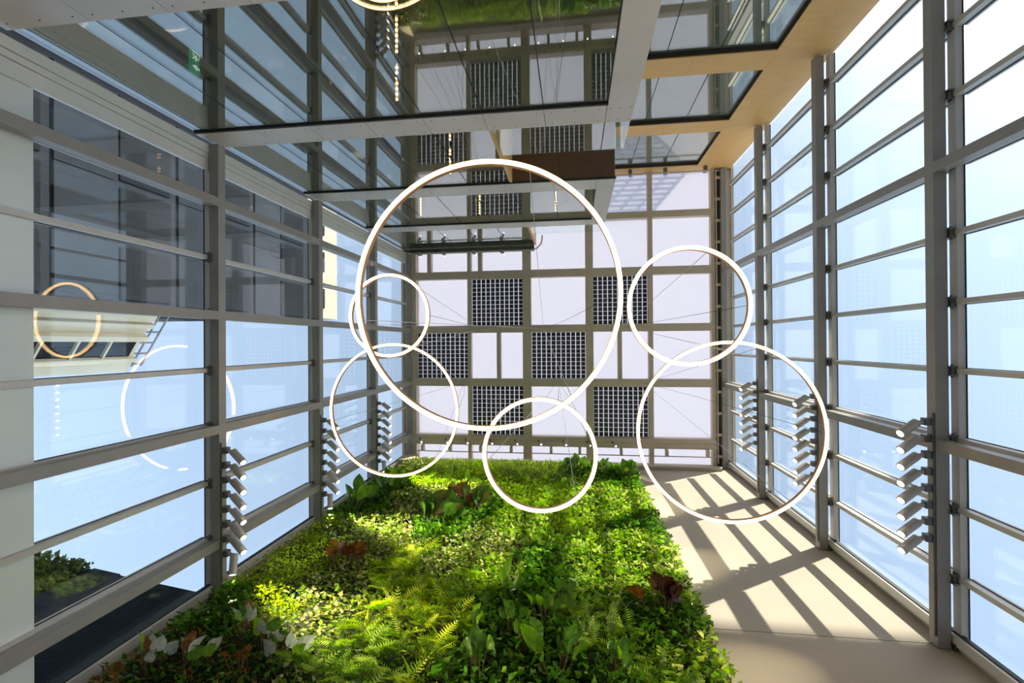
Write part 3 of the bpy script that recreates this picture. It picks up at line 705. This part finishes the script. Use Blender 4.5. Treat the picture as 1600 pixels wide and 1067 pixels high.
broad_plant('heuchera', 'dark maroon leaved plant near the right edge of the planted wall', 'plant', 1.35, 8.0, 11, 0.30, ['leaf_maroon', 'leaf_maroon', 'leaf_copper'], 0.55, 0.36)
broad_plant('hart_fern', 'glossy green rosette at the left edge beside the glass', 'plant', -5.85, 12.0, 13, 0.40, ['leaf_lime', 'leaf_green'], 0.6, 0.36, slim=0.7)
broad_plant('hart_fern', 'tall green leaved clump above the glossy rosette at the left edge', 'plant', -5.35, 13.3, 15, 0.46, ['leaf_green', 'leaf_lime'], 0.75, 0.4, slim=0.6)
broad_plant('hosta', 'dark green broad leaves at the top edge below the gutter', 'plant', 0.0, 16.2, 12, 0.32, ['leaf_green'], 0.8, 0.45)
broad_plant('hosta', 'second dark broad leaved clump along the top edge toward the right', 'plant', 0.95, 16.1, 11, 0.32, ['leaf_green'], 0.8, 0.4)
broad_plant('hosta', 'broad leaved clump at the top right corner of the planted wall', 'plant', 1.65, 15.7, 11, 0.32, ['leaf_green', 'leaf_lime'], 0.7, 0.35)
broad_plant('plantain_lily', 'long pale green leaves at the bottom middle of the planted wall', 'plant', -0.3, 6.25, 9, 0.36, ['leaf_lime', 'leaf_green'], 0.8, 0.3, slim=0.6)
broad_plant('plantain_lily', 'broad upright leaves at the bottom left of the middle, beside the ferns', 'plant', -1.25, 6.1, 8, 0.30, ['leaf_green', 'leaf_lime'], 0.8, 0.3, slim=0.75)
broad_plant('plantain_lily', 'lone bright lime sprout in the middle of the planted wall', 'plant', -1.2, 8.1, 4, 0.30, ['leaf_lime'], 0.8, 0.12, slim=0.6)
for k, (x, z) in enumerate(((-1.0, 7.1), (-0.5, 7.5), (0.1, 6.8), (-0.7, 6.7), (0.5, 6.3), (-1.6, 6.9), (-0.2, 7.9))):
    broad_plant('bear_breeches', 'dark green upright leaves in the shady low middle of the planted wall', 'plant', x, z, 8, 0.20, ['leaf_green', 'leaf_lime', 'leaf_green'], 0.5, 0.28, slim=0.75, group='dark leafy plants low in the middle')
for k, (x, z, lab) in enumerate(((-5.75, 5.75, 'leftmost silver heart leaved plant in the lower left corner'), (-5.25, 5.85, 'silver heart leaved plant second from the lower left corner'), (-5.0, 6.6, 'silver heart leaved plant highest of those in the lower left corner'), (-4.45, 6.35, 'silver heart leaved plant beside the fallen rust leaves at lower left'), (-4.0, 6.1, 'rightmost silver heart leaved plant at the lower left'))):
    broad_plant('caladium', lab, 'plant', x, z, 7, 0.20, ['leaf_silver', 'leaf_silver', 'leaf_green', 'leaf_silver', 'leaf_lime', 'leaf_rust'], 0.35, 0.32, heart=True)
for x, z, lab in ((-5.3, 6.15, 'withered rust coloured leaves between the silver plants'), (-4.5, 5.9, 'withered orange leaves at the bottom edge lower left'), (-5.9, 5.5, 'withered brown leaves in the extreme lower left corner')):
    broad_plant('withered_plant', lab, 'plant', x, z, 8, 0.13, ['leaf_rust', 'leaf_copper', 'leaf_rust'], -0.1, 0.35, slim=0.7)

# mossy planting on the outside parapet
n = 5000; x = rng.uniform(-14.5, -11.4, n); z = rng.uniform(5.5, 9.95, n)
P = np.stack([x - lw_.location.x, 4.85 + (x + 15) * 0.136 - 0.06 - rng.uniform(0, .12, n) - lw_.location.y, z - lw_.location.z], 1)
D = unit(np.stack([rng.normal(0, .6, n), -rng.uniform(.2, 1, n), rng.normal(-.2, .5, n)], 1)); Nn = rng.normal(0, 1, (n, 3)); Nn = unit(Nn - (Nn * D).sum(1, keepdims=True) * D)
o = scatter_mesh('moss', P, D, Nn, 0.14 * rng.uniform(.6, 1.3, n), np.full(n, .7), np.array([(0.10, 0.13, 0.04)]) * rng.uniform(.4, 1.6, (n, 1)), TEMPL, TFACE, 'leaves'); o.parent = lw_; o['kind'] = 'stuff'
